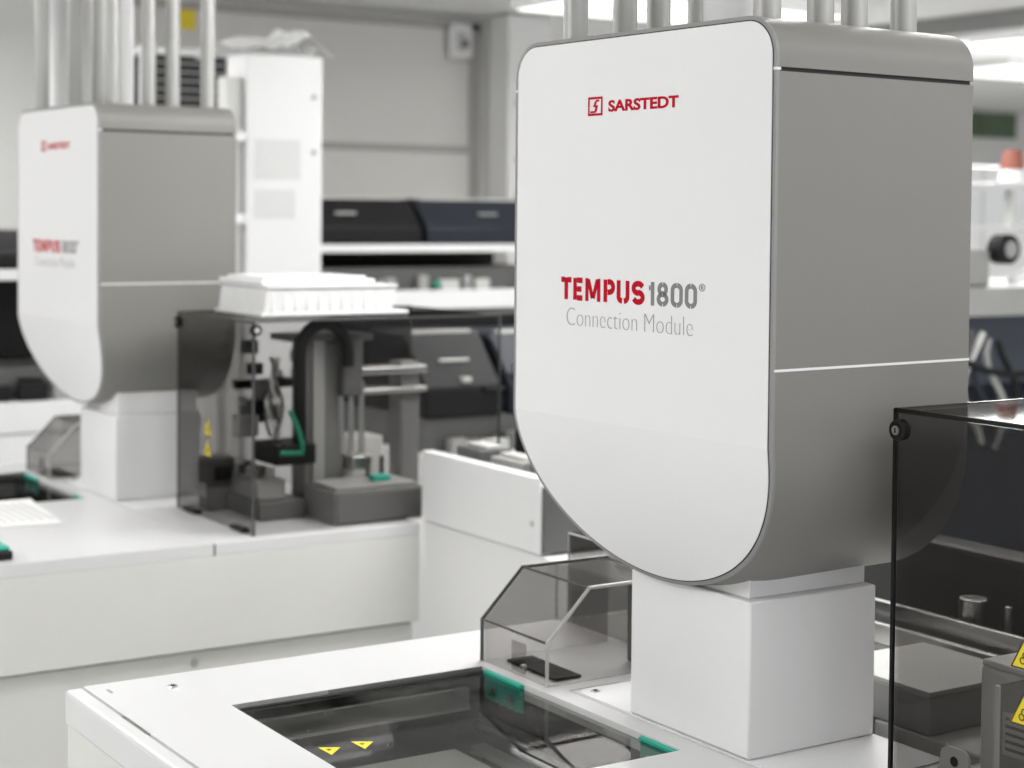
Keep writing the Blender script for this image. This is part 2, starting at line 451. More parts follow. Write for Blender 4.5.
    for hx0, hx1 in ((sx0+.012, sx0+.115), (-1.786, -1.707)):
        hg = b(hx0, hx1, sy1-.0035, sy1-.0005, .906, .9485).build('hinge', TEAL, r, .001)
        for q in (.25, .72):
            cx = hx0+(hx1-hx0)*q
            MB().cyl((cx+1.7, sy1-.0075-1.2, .921), (cx+1.7, sy1-.003-1.2, .921), .0062, n=16).build('hinge_screw', STEEL, hg)
        b(hx0+.002, hx1-.002, sy1-.007, sy1-.0035, .9435, .9475).build('hinge_leaf', TEAL, hg)
    for y in (.977, 1.024):
        tri = MB(); tri.prism([(-1.969+1.7, y-1.2), (-1.955+1.7, y+.0245-1.2), (-1.933+1.7, y+.001-1.2)], 'z', .9431, .9434)
        tr = tri.build('warning_triangle', YEL, lid)
        MB().prism([(-1.9575+1.7, y+.0055-1.2), (-1.9535+1.7, y+.0115-1.2), (-1.949+1.7, y+.0055-1.2)], 'z', .9434, .9436).build('pictogram', DARK, tr)
    # screws on the top
    for x, y in ((-2.306, .916), (-1.978, 1.414), (-1.978, 1.585)):
        s = MB(); s.cyl((x+1.7, y-1.2, .9495), (x+1.7, y-1.2, .9525), .0085, .0065, 20)
        so = s.build('screw', STEEL, r)
        MB().cyl((x+1.7, y-1.2, .9525), (x+1.7, y-1.2, .9532), .0035, n=6).build('screw_socket', GAP, so)
    b(-2.34, -2.32, .83, .835, .9499, .9503).build('slot_mark', MIDG, r)
    if with_plate:
        pl = []
        x0, x1, y0, y1, rr = -1.997, -1.50, 1.392, 1.605, .02
        for cx, cy, a0 in ((x1-rr, y1-rr, 0), (x0+rr, y1-rr, 90), (x0+rr, y0+rr, 180), (x1-rr, y0+rr, 270)):
            for i in range(7):
                t = math.radians(a0+15*i); pl.append((cx+rr*math.cos(t)+1.7, cy+rr*math.sin(t)-1.2))
        MB().prism(pl, 'z', .9495, .9512).build('base_plate', PANEL, r)
    return r

# ------------------------------------------------------------------ small chamfered hood
def hood(dx, label, dy=0, mat_=None, w=.18, x0=-2.21):
    mat_ = mat_ or SMOKE
    x1 = x0+w; cx = (x0+x1)/2
    r = empty('smoked_hood', (cx+dx, 1.45+dy, .9505), label, 'cover')
    prof = [(1.368-1.45, 0), (1.368-1.45, .062), (1.440-1.45, .134), (1.60-1.45, .134), (1.60-1.45, 0)]
    t = .004
    inn = [(1.372-1.45, 0), (1.372-1.45, .0603), (1.4415-1.45, .130), (1.60-1.45, .130), (1.60-1.45, 0)]
    a, b_ = -w/2, w/2
    # sheet bent over front, chamfer and top
    m = MB(); sheet = prof[:4]+[inn[3], inn[2], inn[1], inn[0]]
    m.prism(sheet, 'x', a+t, b_-t); m.build('bent_sheet', mat_, r)
    for xa, xb in ((a, a+t), (b_-t, b_)):
        MB().prism(prof, 'x', xa, xb).build('side_panel', mat_, r)
    for xx in (a+t/2, b_-t/2):
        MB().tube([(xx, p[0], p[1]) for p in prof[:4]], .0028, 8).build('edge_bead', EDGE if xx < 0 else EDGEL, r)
    for p in prof[1:3]:
        MB().tube([(a, p[0], p[1]), (b_, p[0], p[1])], .0020, 8).build('fold_bead', EDGE, r)
    # clear tab and latch behind the front, dark slot and inner housing
    B(a+.075, a+.11, -.076, -.073, .002, .045).build('front_tab', SMOKE, r)
    MB().cyl((a+.105, -.078, .012), (a+.105, -.071, .012), .004, n=12).build('tab_screw', STEEL, r)
    B(a+.03, b_-.02, -.055, -.01, .0005, .004).build('slot', GAP, r)
    B(b_-.06, b_-.015, .10, .145, .0005, .12).build('inner_bracket', DKG, r, .004)
    return r

# ------------------------------------------------------------------ big smoked box cover
def lock(parent, x, y, z, face='y'):
    s = MB()
    if face == 'y':
        s.cyl((x, y-.012, z), (x, y+.001, z), .0125, n=24)
    else:
        s.cyl((x-.001, y, z), (x+.012, y, z), .0125, n=24)
    o = s.build('lock_knob', BLACK, parent, .002)
    s = MB()
    if face == 'y':
        s.cyl((x, y-.0135, z), (x, y-.0118, z), .0055, n=20)
    else: s.cyl((x+.0118, y, z), (x+.0135, y, z), .0055, n=20)
    k = s.build('key_cylinder', STEEL, o)
    if face == 'y': B(x-.001, x+.001, y-.0140, y-.0134, z-.003, z+.003).build('key_slot', GAP, k)

def box_cover(dx, label, M, depth=.60, M2=None):
    M2 = M2 or M
    X0, X1, Y0, Z0, Z1 = -1.477, -1.068, 1.487, .95, 1.396
    Y1 = Y0+depth; t = .005
    cx, cy = (X0+X1)/2, (Y0+Y1)/2
    r = empty('smoked_box_cover', (cx+dx, cy, Z0), label, 'cover', 'smoked box covers')
    def b(x0, x1, y0, y1, z0, z1): return B(x0-cx, x1-cx, y0-cy, y1-cy, z0-Z0+.0005, z1-Z0)
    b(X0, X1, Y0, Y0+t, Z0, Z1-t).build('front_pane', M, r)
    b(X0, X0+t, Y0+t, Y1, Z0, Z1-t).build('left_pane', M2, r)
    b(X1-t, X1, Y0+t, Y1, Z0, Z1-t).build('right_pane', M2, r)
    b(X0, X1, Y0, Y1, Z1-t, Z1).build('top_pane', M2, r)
    e = .0022
    for x in (X0, X1):
        MB().box(x-e-cx, x+e-cx, Y0-e-cy, Y0+e-cy, .0005, Z1-Z0).build('corner_edge', BLACK if dx == 0 else EDGE, r)
    for y in (Y1,):
        for x in (X0, X1):
            MB().box(x-e-cx, x+e-cx, y-e-cy, y+e-cy, .0005, Z1-Z0).build('corner_edge', EDGE, r)
    MB().box(X0-cx, X1-cx, Y0-e-cy, Y0+e-cy, Z1-Z0-.004, Z1-Z0+.001).build('top_edge', BLACK if dx == 0 else EDGE, r)
    for x in (X0, X1):
        MB().box(x-e-cx, x+e-cx, Y0-cy, Y1-cy, Z1-Z0-.003, Z1-Z0+.0008).build('top_edge', EDGE, r)
    lock(r, X0+.012-cx, Y0-cy, 1.372-Z0)
    if dx: lock(r, X1-cx, Y0-.008+.01-cy, 1.378-Z0, 'x')
    for x in (X0+.075, X1-.075):
        b(x-.035, x+.035, Y0-.006, Y0+.012, Z0, Z0+.010).build('hinge_foot', BLACK, r, .002)
    # yellow triangles with a pictogram on the front pane
    for z in ((1.148, 1.086) if dx == 0 else (1.152, 1.106)):
        x = -1.277 if dx == 0 else -1.308
        k = .021
        s = MB().prism([(x-k-cx, z-.018-Z0), (x+k-cx, z-.018-Z0), (x-cx, z+.020-Z0)], 'y', Y0-.0006-cy, Y0-.0001-cy).build('warning_triangle', YEL, r)
        q = MB()
        for a in (90, 210, 330):
            ca, sa = math.cos(math.radians(a)), math.sin(math.radians(a))
            q.ribbon([(x-cx+ca*.004+.0035*math.cos(2*PI*i/12), z-.0065-Z0+sa*.004+.0035*math.sin(2*PI*i/12)) for i in range(12)], .0012, Y0-.0007-cy, closed=True)
        q.ribbon([(x-cx-k*.9, z-.0170-Z0), (x-cx+k*.9, z-.0170-Z0), (x-cx, z+.0183-Z0)], .0014, Y0-.0007-cy, closed=True)
        q.build('pictogram', DARK, s)
    return r

# ================================================================== THE TWO MACHINES
DX = -2.235
module(0, 0, 0, 'large sharp white fronted module with grey sides and red lettering on the near bench')
m2 = module(DX, 0, .013, 'soft-focus twin module at far left, white front and grey side above the rear bench', hx=-.040, rz=.058)
bench(0, 'white bench in the foreground with rounded corner and glass-lidded bay', 1.612)
bench(DX+.103 if False else DX, 'white bench at left in the middle distance carrying the blurred module', 1.866)
hood(0, 'small clear grey chamfered hood left of the near white pedestal')
hood(DX, 'small blurred smoked hood beside the pedestal at the far left')
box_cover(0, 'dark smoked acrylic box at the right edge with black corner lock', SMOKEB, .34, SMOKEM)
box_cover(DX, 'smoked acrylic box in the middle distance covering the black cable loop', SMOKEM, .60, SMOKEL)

# ================================================================== inside the left box
def at(name, x, y, z, label, cat, group=None): return empty(name, (x, y, z), label, cat, group)
g = at('gripper_robot', -3.52, 1.76, .9505, 'black and steel tube gripper robot with looping cable carrier inside the smoked box', 'robot')
ox, oy, oz = -3.52, 1.76, .9505
def gb(x0, x1, y0, y1, z0, z1): return B(x0-ox, x1-ox, y0-oy, y1-oy, z0-oz, z1-oz)
gb(-3.59, -3.49, 1.695, 1.775, .9505, .975).build('base', DKG, g, .003)
gb(-3.57, -3.50, 1.70, 1.80, .975, 1.33).build('column', COLG, g, .004)
gb(-3.52, -3.49, 1.715, 1.745, 1.0, 1.34).build('column_cover', MIDG, g, .003)
gb(-3.55, -3.47, 1.78, 1.83, 1.21, 1.34).build('motor', DKG, g, .004)
gb(-3.60, -3.48, 1.66, 1.86, 1.335, 1.35).build('top_bracket', DKG, g, .003)
pts = [(-3.46, 1.671, 1.12), (-3.46, 1.668, 1.20), (-3.46, 1.668, 1.30)]
for i in range(13):
    t = math.radians(180-15*i); pts.append((-3.46, 1.727+.059*math.cos(t), 1.312+.064*math.sin(t)))
pts += [(-3.46, 1.786, 1.28)]
MB().tube([(p[0]-ox, p[1]-oy, p[2]-oz) for p in pts], .0145, 12).build('cable_carrier', BLACK, g)
gb(-3.56, -3.44, 1.60, 1.70, 1.07, 1.115).build('carrier_trough', BLACK, g, .004)
MB().tube([(-3.44-ox, 1.635-oy+.03*math.sin(t), 1.19-oz-.095*t/1.6) for t in [i*.16 for i in range(11)]]+[(-3.44-ox, 1.612-oy, 1.098-oz)], .006, 10).build('green_cable', GREEN, g)
for k, (y, z0, z1) in enumerate(((1.815, 1.06, 1.23), (1.842, 1.06, 1.24), (1.79, 1.08, 1.22))):
    MB().cyl((-3.50-ox, y-oy, z0-oz), (-3.50-ox, y-oy, z1-oz), .006, n=12).build('guide_rod', STEEL, g)
for k in range(5):
    MB().tube([(-3.53-ox+.01*k, 1.63-oy+.012*math.sin(i*.8+k), 1.30-oz-.022*i) for i in range(9)], .004, 8).build('cable', LG if k % 2 else DKG, g)
gb(-3.54, -3.46, 1.80, 1.85, 1.045, 1.075).build('gripper_finger', STEEL, g, .002)
rn = random.Random(21)
for k in range(16):
    yy = rn.uniform(1.60, 1.78); zz = rn.uniform(1.12, 1.33); xx = rn.uniform(-3.66, -3.585)
    sz = rn.uniform(.008, .026)
    gb(xx-sz*.6, xx+sz*.6, yy-sz, yy+sz, zz-sz*rn.uniform(.4, 1.3), zz+sz).build('mechanism_piece', [DARK, DKG, STEEL, BLACK, LG][k % 5], g, .002)
gb(-3.67, -3.64, 1.60, 1.80, 1.22, 1.24).build('cross_beam', DARK, g, .002)
a = at('linear_arm', -3.62, 1.95, .9505, 'silver horizontal linear arm right of the cable loop inside the box', 'robot arm')
def ab(x0, x1, y0, y1, z0, z1): return B(x0+3.62, x1+3.62, y0-1.95, y1-1.95, z0-.9505, z1-.9505)
ab(-3.66, -3.60, 2.00, 2.05, .9505, 1.27).build('post', COLG, a, .003)
ab(-3.64, -3.58, 1.84, 2.06, 1.245, 1.262).build('upper_rail', STEEL, a, .003)
ab(-3.64, -3.58, 1.86, 2.06, 1.20, 1.212).build('lower_rail', STEEL, a, .003)
ab(-3.66, -3.57, 1.83, 1.88, 1.19, 1.275).build('carriage', DARK, a, .003)
u = tag(B(-.05, .05, -.06, .06, 0, .155).build('tube_magazine', LG, None, .004, loc=(-3.60, 1.865, .9515)), 'light grey upright block under the gripper inside the box', 'magazine')
bl = at('drawer_unit', -3.385, 1.79, .9505, 'long low grey drawer unit at the lower right inside the box', 'drawer')
B(-.075, .06, -.105, .115, .0, .072).build('body', COLG, bl, .004)
B(-.075, .05, -.095, .105, .072, .080).build('top_plate', MIDG, bl, .002)
B(.060, .064, -.098, .108, .006, .066).build('front_plate', COLG, bl, .001)
B(-.02, .01, .02, .06, .080, .092).build('teal_clip', TEAL, bl, .002)
for y in (.04, .075): MB().cyl((-.06, y, .08), (-.06, y, .125), .006, n=12).build('peg', DKG, bl)
b2 = at('tube_rack', -3.58, 1.625, .9505, 'dark stepped tube rack at the left floor of the smoked box', 'rack')
B(-.06, .13, -.055, .055, 0, .04).build('body', DKG, b2, .003)
B(-.08, .10, -.045, .02, .04, .085).build('step', MIDG, b2, .003)
for i in range(4):
    for j in range(2): MB().cyl((-.06+.04*i, -.03+.03*j, .085), (-.06+.04*i, -.03+.03*j, .105), .010, n=14).build('tube', DKG if (i+j) % 2 else LG, b2)
b3 = at('sensor_block', -3.66, 1.56, .9505, 'small dark sensor block at the left corner inside the box', 'sensor')
B(-.03, .03, -.035, .03, 0, .12).build('body', DKG, b3, .004)
B(.031, .036, -.02, .02, .07, .10).build('window', DARK, b3)
B(-.02, .02, -.037, -.035, .03, .06).build('plate', LG, b3)
# trays on top of the left box
tr = at('white_rack_tray', -3.53, 1.715, 1.3975, 'translucent white rack tray lying on the smoked box', 'tray')
m = MB(); m.loft([(-.12, -.16, 0), (.12, -.16, 0), (.12, .155, 0), (-.12, .155, 0)], [(-.125, -.15, .060), (.125, -.15, .060), (.125, .165, .060), (-.125, .165, .060)])
m.build('tray_body', TRAYM, tr, .004)
B(-.13, .13, -.155, .165, .060, .066).build('tray_rim', TRAYM, tr, .002)
B(-.125, .125, -.165, .195, 0, .008).build('tray_foot', TRAYM, tr, .002)
for k in range(10):
    B(.1205, .1245, -.14+.028*k, -.128+.028*k, .008, .055).build('rib', TRAYM, tr)
lid = at('shallow_tray', -3.53, 1.69, 1.4640, 'flat white shallow tray stacked on top of the translucent rack tray', 'tray')
B(-.115, .115, -.135, .14, 0, .012).build('plate', PANEL, lid, .003)
B(-.10, .10, -.12, .125, .012, .018).build('raised_panel', PANEL, lid, .002)
# things lying on the left bench
pp = at('document_sheet', -3.80, 1.15, .9507, 'white printed sheet lying on the rear bench at the left edge', 'paper')
MB().loft([(-.19, -.06, 0), (.13, -.10, 0), (.16, .045, 0), (-.19, .085, 0)], [(-.19, -.06, .001), (.13, -.10, .001), (.16, .045, .001), (-.19, .085, .001)]).build('sheet', PAPER, pp)
for k in range(6): B(-.14, .10, -.06+.02*k, -.052+.02*k, .0011, .0014).build('printed_line', LG, pp)
dv = at('handheld_scanner', -3.335, .955, .9507, 'dark handheld device with green top on the left bench edge', 'device')
B(-.05, .03, -.10, .035, 0, .018).build('body', DARK, dv, .004)
B(-.045, .025, -.095, .03, .018, .026).build('green_top', TEAL, dv, .003)

# ================================================================== inside the right box
q = at('tube_conveyor_lane', -1.36, 1.80, .951, 'grey conveyor lane with side rails inside the right smoked box', 'conveyor')
def qb(x0, x1, y0, y1, z0, z1): return B(x0+1.36, x1+1.36, y0-1.80, y1-1.80, z0-.951, z1-.951)
qb(-1.468, -1.08, 1.68, 1.80, .951, 1.035).build('body', MIDG, q, .004)
qb(-1.468, -1.08, 1.70, 1.712, 1.035, 1.055).build('rail', STEEL, q, .002)
qb(-1.468, -1.08, 1.788, 1.80, 1.035, 1.055).build('rail', STEEL, q, .002)
qb(-1.468, -1.08, 1.715, 1.785, 1.035, 1.042).build('belt', DARK, q)
cy = tag(MB().cyl((0,0,0), (0,0,.056), .021, n=32).build('metal_cylinder', STEEL, None, .002, loc=(-1.79, 1.967, 1.0015)), 'short bright metal cylinder standing on the transport track behind the right box', 'cylinder')
tb = tag(MB().cyl((0,0,0), (0,0,.055), .0055, n=16).build('guide_pin', STEEL, None, .001, loc=(-1.725, 1.970, 1.0015)), 'thin steel pin standing right of the metal cylinder', 'pin')
bb = at('reader_block', -1.345, 1.625, .951, 'grey cast reader block behind the yellow warning triangles', 'reader')
B(-.098, .12, -.025, .045, 0, .132).build('body', LG, bb, .005)
B(-.098, -.02, -.022, .042, .132, .140).build('cap', LG, bb, .002)
B(-.06, .02, -.0272, -.025, .035, .085).build('data_plate', PAPER, bb)
for k in range(5): B(-.055, .015, -.0280, -.0272, .041+.009*k, .0445+.009*k).build('printed_line', MIDG, bb)
fl = at('deck_plate', -1.335, 1.585, .951, 'flat grey deck plate with perforated strip on the floor of the right box', 'plate')
B(-.110, .03, -.082, .005, 0, .012).build('body', LG, fl, .002)
for k in range(12): B(-.105+.013*k, -.097+.013*k, -.045, -.025, .012, .0135).build('perforation', GAP, fl)
B(-.10, .025, -.06, -.053, .012, .015).build('strip', LG, fl)
tb2 = at('cover_tab', -1.415, 1.53, .9632, 'small clear rounded tab with a hole low in the right box', 'tab')
m = MB()
pts = [(-.022, 0), (.022, 0), (.022, .026)]+[(.014*math.cos(math.radians(t))+.008, .026+.012*math.sin(math.radians(t))) for t in range(0, 91, 15)]+[(-.014*math.cos(math.radians(t))-.008, .026+.012*math.sin(math.radians(t))) for t in range(90, -1, -15)]
m.prism(pts, 'y', -.002, .002); m.build('tab', LG, tb2)
MB().cyl((0, -.0026, .022), (0, .0026, .022), .006, n=16).build('hole', GAP, tb2)
fin = at('inner_shield', -1.33, 1.56, .9632, 'vertical clear inner shield with bright edge in the right box', 'shield')
B(-.002, .002, -.050, .022, 0, .135).build('pane', SMOKE, fin)
B(-.003, .003, -.058, -.055, 0, .135).build('bright_edge', LG, fin)

# ================================================================== conveyor cabinet behind both benches
cv = at('conveyor_cabinet', -2.3, 2.1, 0, 'long white cabinet running behind both benches', 'cabinet')
def cb(x0, x1, y0, y1, z0, z1): return B(x0+2.3, x1+2.3, y0-2.1, y1-2.1, z0, z1)
cb(-3.262, -.9, 1.872, 2.40, .06, .955).build('body', WHITE, cv, .003)
cb(-3.22, -.95, 1.93, 2.34, 0, .06).build('plinth', DKG, cv)
for x in (-2.75, -2.1, -1.5): cb(x-.0015, x+.0015, 1.8712, 1.8725, .08, .95).build('door_seam', GAP, cv)
up = at('upper_enclosure', -3.03, 1.90, .956, 'white upright panel on the cabinet right of the smoked box', 'enclosure')
B(-.24, .226, -.032, -.004, .001, .152).build('panel_body', WHITE, up, .003)
B(-.24, .226, -.004, .16, .001, .13).build('frame_box', DKG, up, .002)
B(.2265, .232, -.028, .16, .004, .135).build('end_plate', DKG, up, .001)
MB().cyl((.20, -.036, .06), (.20, -.0315, .06), .006, n=14).build('catch', STEEL, up)
rnd = random.Random(11)
for i, (x, y, w, d, h, mm_, lb) in enumerate((
    (-3.16, 1.96, .10, .08, .035, DKG, 'dark slide block nearest the smoked box on the white panel unit'),
    (-3.02, 1.96, .12, .07, .028, MIDG, 'grey slide block in the middle of the white panel unit'),
    (-2.88, 1.97, .11, .08, .045, DKG, 'dark slide block at the right of the white panel unit'))):
    o = at('slide_block', x, y, 1.0870, lb, 'mechanism')
    B(-w/2, w/2, -d/2, d/2, 0, h).build('body', mm_, o, .003)
    B(-w/2+.01, w/2-.01, -d/4, d/4, h, h+.008).build('cap', LG, o, .002)
# covered instruments standing on the conveyor cabinet behind the white panel
def covered(x, y, w, d, h, label, tint, k):
    o = at('covered_instrument', x, y, .956, label, 'instrument')
    B(-w/2, w/2, -d/2, d/2, 0, h*.35).build('base', DKG, o, .004)
    m = MB().prism([(-d/2+.01, h*.35), (d/2, h*.35), (d/2, h), (-d/2+.09, h), (-d/2+.01, h*.62)], 'x', -w/2+.01, w/2-.01)
    m.build('hood', tint, o, .006)
    B(-w/2+.03, w/2-.03, -d/2+.082, -d/2+.10, h-.004, h+.006).build('hood_edge', LG, o, .002)
    for i in range(5): B(-w/2+.02+i*w/6, -w/2+.02+i*w/6+.04, -d/2-.008, -d/2+.001, h*.08, h*.30).build('front_module', [MIDG, LG, DKG][(i+k) % 3], o, .002)
    B(-w/2+.04, -w/2+.09, -d/2+.02, -d/2+.05, h*.66, h*.69).build('coloured_clip', TEAL, o)
covered(-3.12, 2.22, .24, .30, .30, 'dark hooded instrument behind the box, its left one', DARK, 0)
covered(-2.84, 2.22, .24, .30, .34, 'dark hooded instrument peeking past the edge of the near white module', NAVY, 1)
# transport track to the right of the enclosure
tk = at('transport_track', -1.8, 2.12, .956, 'dark tube transport track with parallel steel rails behind the near pedestal', 'conveyor')
B(-.72, .88, -.235, .235, 0, .02).build('bed', MIDG, tk, .002)
B(-.72, .88, -.235, -.222, .02, .05).build('front_rail', STEEL, tk, .002)
B(-.72, .88, -.20, -.19, .02, .075).build('middle_rail', STEEL, tk, .002)
B(-.72, .88, -.18, -.09, .02, .045).build('belt', DARK, tk)
B(-.72, .88, -.05, -.035, .02, .135).build('back_fence', DKG, tk, .002)
B(-.72, .88, -.055, -.03, .135, .146).build('fence_rail', DKG, tk, .002)
B(-.72, .88, .02, .20, .02, .10).build('motor_box', DARK, tk, .004)
hd2 = at('square_smoked_cover', -2.20, 1.735, .9505, 'square smoked cover behind the chamfered hood, near the pedestal', 'cover')
B(-.145, .145, -.115, -.111, 0, .145).build('front_pane', SMOKEM, hd2)
B(-.145, -.141, -.111, .115, 0, .145).build('left_pane', SMOKE, hd2)
B(.141, .145, -.111, .115, 0, .145).build('right_pane', SMOKE, hd2)
B(-.145, .145, -.115, .115, .145, .149).build('top_pane', SMOKEM, hd2)
MB().tube([(-.145, -.115, .0), (-.145, -.115, .147), (.145, -.115, .147)], .002, 8).build('edge_bead', EDGEL, hd2)
B(0, .12, -.08, .09, 0, .11).build('inner_unit', DARK, hd2, .004)
# low platform carrying that second hood
pf = at('rear_platform', -2.0, 1.745, 0, 'grey platform filling the gap between near bench and cabinet', 'platform')
B(-.37, .30, -.128, .123, .05, .9495).build('body', BENCHG, pf, .003)
B(-.28, .31, -.11, .11, 0, .05).build('plinth', DARK, pf)
dk = at('side_unit', -1.42, 1.86, 0, 'dark grey unit under the right smoked box', 'cabinet')
B(-.26, .35, -.20, .008, .05, .9495).build('body', LG, dk, .003)
B(-.05, .35, -.243, -.20, .05, .9495).build('front_ledge', LG, dk, .002)
B(-.22, .33, -.19, 0.0, 0, .05).build('plinth', DARK, dk)
jb = at('junction_block', -1.625, 1.755, .9505, 'grey rectangular block standing in the gap behind the near pedestal', 'block')
B(-.16, .042, -.092, .105, 0, .050).build('body', MIDG, jb, .002)
B(-.158, .040, -.090, .103, .050, .056).build('lid', LG, jb, .001)
# ================================================================== background analysers
def analyser(x0, x1, y0, y1, zb, zt, label, hoods=3, seed=1, body=WHITE, dark=DARK, strip=None, clutter=True, cat='analyser'):
    rnd = random.Random(seed)
    cx, cy = (x0+x1)/2, (y0+y1)/2
    r = empty('laboratory_analyser', (cx, cy, 0), label, cat, None)
    def b(a, b_, c, d, e, f): return B(a-cx, b_-cx, c-cy, d-cy, e, f)
    b(x0, x1, y0, y1, .05, zb).build('cabinet', body, r, .006)
    b(x0+.05, x1-.05, y0+.05, y1-.05, 0, .05).build('plinth', DARK, r)
    b(x0, x1-.10, y0+.02, y1-.02, zb, zb+.10).build('deck', DKG, r, .004)
    b(x0, x0+.25, y0+.01, y1-.01, zb+.10, zt).build('rear_housing', dark, r, .01)
    if strip:
        b(x0+.25, x1-.05, y0+.01, y1-.01, strip, strip+.035).build('white_shelf', WHITE, r, .004)
    n = hoods; L = (y1-y0)/n
    for k in range(n):
        a, c = y0+k*L+.015, y0+(k+1)*L-.015
        zt2 = zt-rnd.uniform(0, .06); z0 = zb+.10
        if strip: z0 = strip+.036; zt2 = zt
        if zt2-z0 > .06:
            m = MB().prism([(x0+.25-cx, z0), (x1-.08-cx, z0), (x1-.08-cx, z0+(zt2-z0)*.35), (x1-.22-cx, zt2), (x0+.25-cx, zt2)], 'y', a-cy, c-cy)
            h = m.build('smoked_lid', dark if k % 2 == 0 else NAVY, r, .008)
            b(x1-.235, x1-.215, a+.03, c-.03, zt2-.008, zt2+.004).build('lid_edge', LG, h, .002)
            MB().cyl((x1-.145-cx, (a+c)/2-.05-cy, z0+(zt2-z0)*.66), (x1-.145-cx, (a+c)/2+.05-cy, z0+(zt2-z0)*.66), .006, n=10).build('handle', STEEL, h)
    if clutter:
        for k in range(int(8*n)):
            a = y0+.03+rnd.random()*(y1-y0-.12); ww = rnd.uniform(.03, .10); hh = rnd.uniform(.01, .05)
            xx = x1-.09+rnd.uniform(-.0, .05)
            b(xx-.02, xx+.02, a, a+ww, zb, zb+hh+.02).build('carrier', rnd.choice([LG, MIDG, DKG, STEEL, MIDG] if seed != 3 else [DKG, DARK, MIDG]), r, .003)
        for k in range(n):
            a = y0+.1+rnd.random()*(y1-y0-.3)
            b(x1-.07, x1-.05, a, a+.05, zb+.02, zb+.035).build('coloured_clip', rnd.choice([TEAL, PURP, TEAL]), r)
    b(x1, x1+.004, y0+.02, y1-.02, zb-.10, zb-.095).build('cabinet_seam', MIDG, r)
    return r

analyser(-6.1, -5.4, .3, 2.25, 1.02, 1.56, 'dark analyser behind the far left module with a white shelf', 4, 3, strip=1.40)
an = analyser(-4.95, -4.25, 2.47, 3.35, .93, 1.31, 'dark hooded analyser seen through the smoked box, right half', 3, 5)
rnd = random.Random(9)
for k in range(14):
    yy = -.42+.062*k; xx = .20+rnd.uniform(-.05, .10); zz = 1.03+rnd.uniform(0, .16)
    B(xx, xx+.03, yy, yy+rnd.uniform(.03, .09), zz, zz+rnd.uniform(.008, .03)).build('rack_piece', [STEEL, DKG, LG, BLACK, MIDG][k % 5], an, .003)
analyser(-7.6, -6.7, 3.15, 4.62, 1.28, 1.69, 'long dark topped analyser along the rear grey board', 2, 8, strip=1.45)
analyser(-5.3, -4.75, 3.75, 4.9, .95, 1.20, 'low dark analyser behind the near module at its right', 2, 12)

# steel frame, wheel, ramp and tubes glimpsed right of the near module
fr = at('framed_analyser', -4.30, 4.75, 0, 'blurred glass fronted analyser right of the near module with black wheel', 'analyser')
def fb(x0, x1, y0, y1, z0, z1): return B(x0+4.30, x1+4.30, y0-4.75, y1-4.75, z0, z1)
fb(-4.6, -3.95, 4.15, 5.5, .05, 1.02).build('cabinet', NAVY, fr, .01)
fb(-4.55, -4.0, 4.2, 5.45, 0, .05).build('plinth', DARK, fr)
fb(-4.6, -4.35, 4.15, 5.5, 1.02, 1.30).build('rear_box', BLUEG, fr, .005)
fb(-4.6, -3.95, 4.15, 5.5, 1.30, 1.395).build('slab', MIDG, fr, .006)
fb(-3.99, -3.955, 4.15, 4.18, 1.02, 1.735).build('post', LG, fr)
fb(-3.99, -3.955, 5.47, 5.5, 1.02, 1.735).build('post', LG, fr)
fb(-3.99, -3.955, 4.50, 4.515, 1.597, 1.715).build('pane_joint', LG, fr)
fb(-3.99, -3.95, 4.15, 5.5, 1.715, 1.735).build('top_bar', STEEL, fr)
fb(-3.99, -3.95, 4.15, 5.5, 1.585, 1.597).build('lower_bar', STEEL, fr)
fb(-3.975, -3.97, 4.18, 5.47, 1.597, 1.715).build('glass_pane', CLEAR, fr)
MB().cyl((.28, -.25, 1.52), (.34, -.25, 1.52), .05, n=28).build('wheel', DARK, fr, .004)
MB().cyl((.341, -.25, 1.52), (.345, -.25, 1.52), .028, n=24).build('wheel_hub', MIDG, fr)
fb(-4.5, -4.0, 4.2, 4.45, 1.395, 1.52).build('motor_housing', MIDG, fr, .01)
MB().prism([(-.22, 1.40), (.10, 1.51), (.10, 1.54), (-.22, 1.43)], 'x', .30, .34).build('ramp', WHITE, fr, .002)
for k in range(6):
    MB().tube([(.36+.004*k, -.55+.05*k+.05*math.sin(i*.7+k), 1.27-.045*i-.01*k) for i in range(9)], .011, 8).build('hose', [MIDG, DKG, LG, NAVY, MIDG, DARK][k], fr)
MB().tube([(.38, -.5, 1.16), (.39, -.42, 1.13), (.39, -.3, 1.11), (.39, -.1, 1.11), (.38, .1, 1.13)], .012, 8).build('thick_hose', DARK, fr)
bc = at('sample_bottles', -4.02, 4.545, 1.7355, 'terracotta capped bottle standing on the glass analyser top bar', 'bottle')
B(-.06, .07, -.14, .18, 0, .006).build('shelf', WHITE, bc)
MB().cyl((.02, .0, .006), (.02, .0, .05), .045, .04, 20).build('bottle', WHITE, bc)
MB().cyl((.02, .0, .05), (.02, .0, .115), .042, .028, 20).build('cap', ROSE, bc)

# white lab counter far right behind
ct = at('white_counter', -7.3, 8.2, 0, 'far white counter and cupboard under the green window', 'counter')
B(-.4, .4, -1.6, 2.2, .05, 1.92).build('cupboard', WHITE, ct, .01)
B(-.35, .35, -1.5, 2.1, 0, .05).build('plinth', DARK, ct)
for k in range(4): B(.401, .404, -1.5+.9*k, -1.495+.9*k, .1, 1.9).build('door_seam', MIDG, ct)

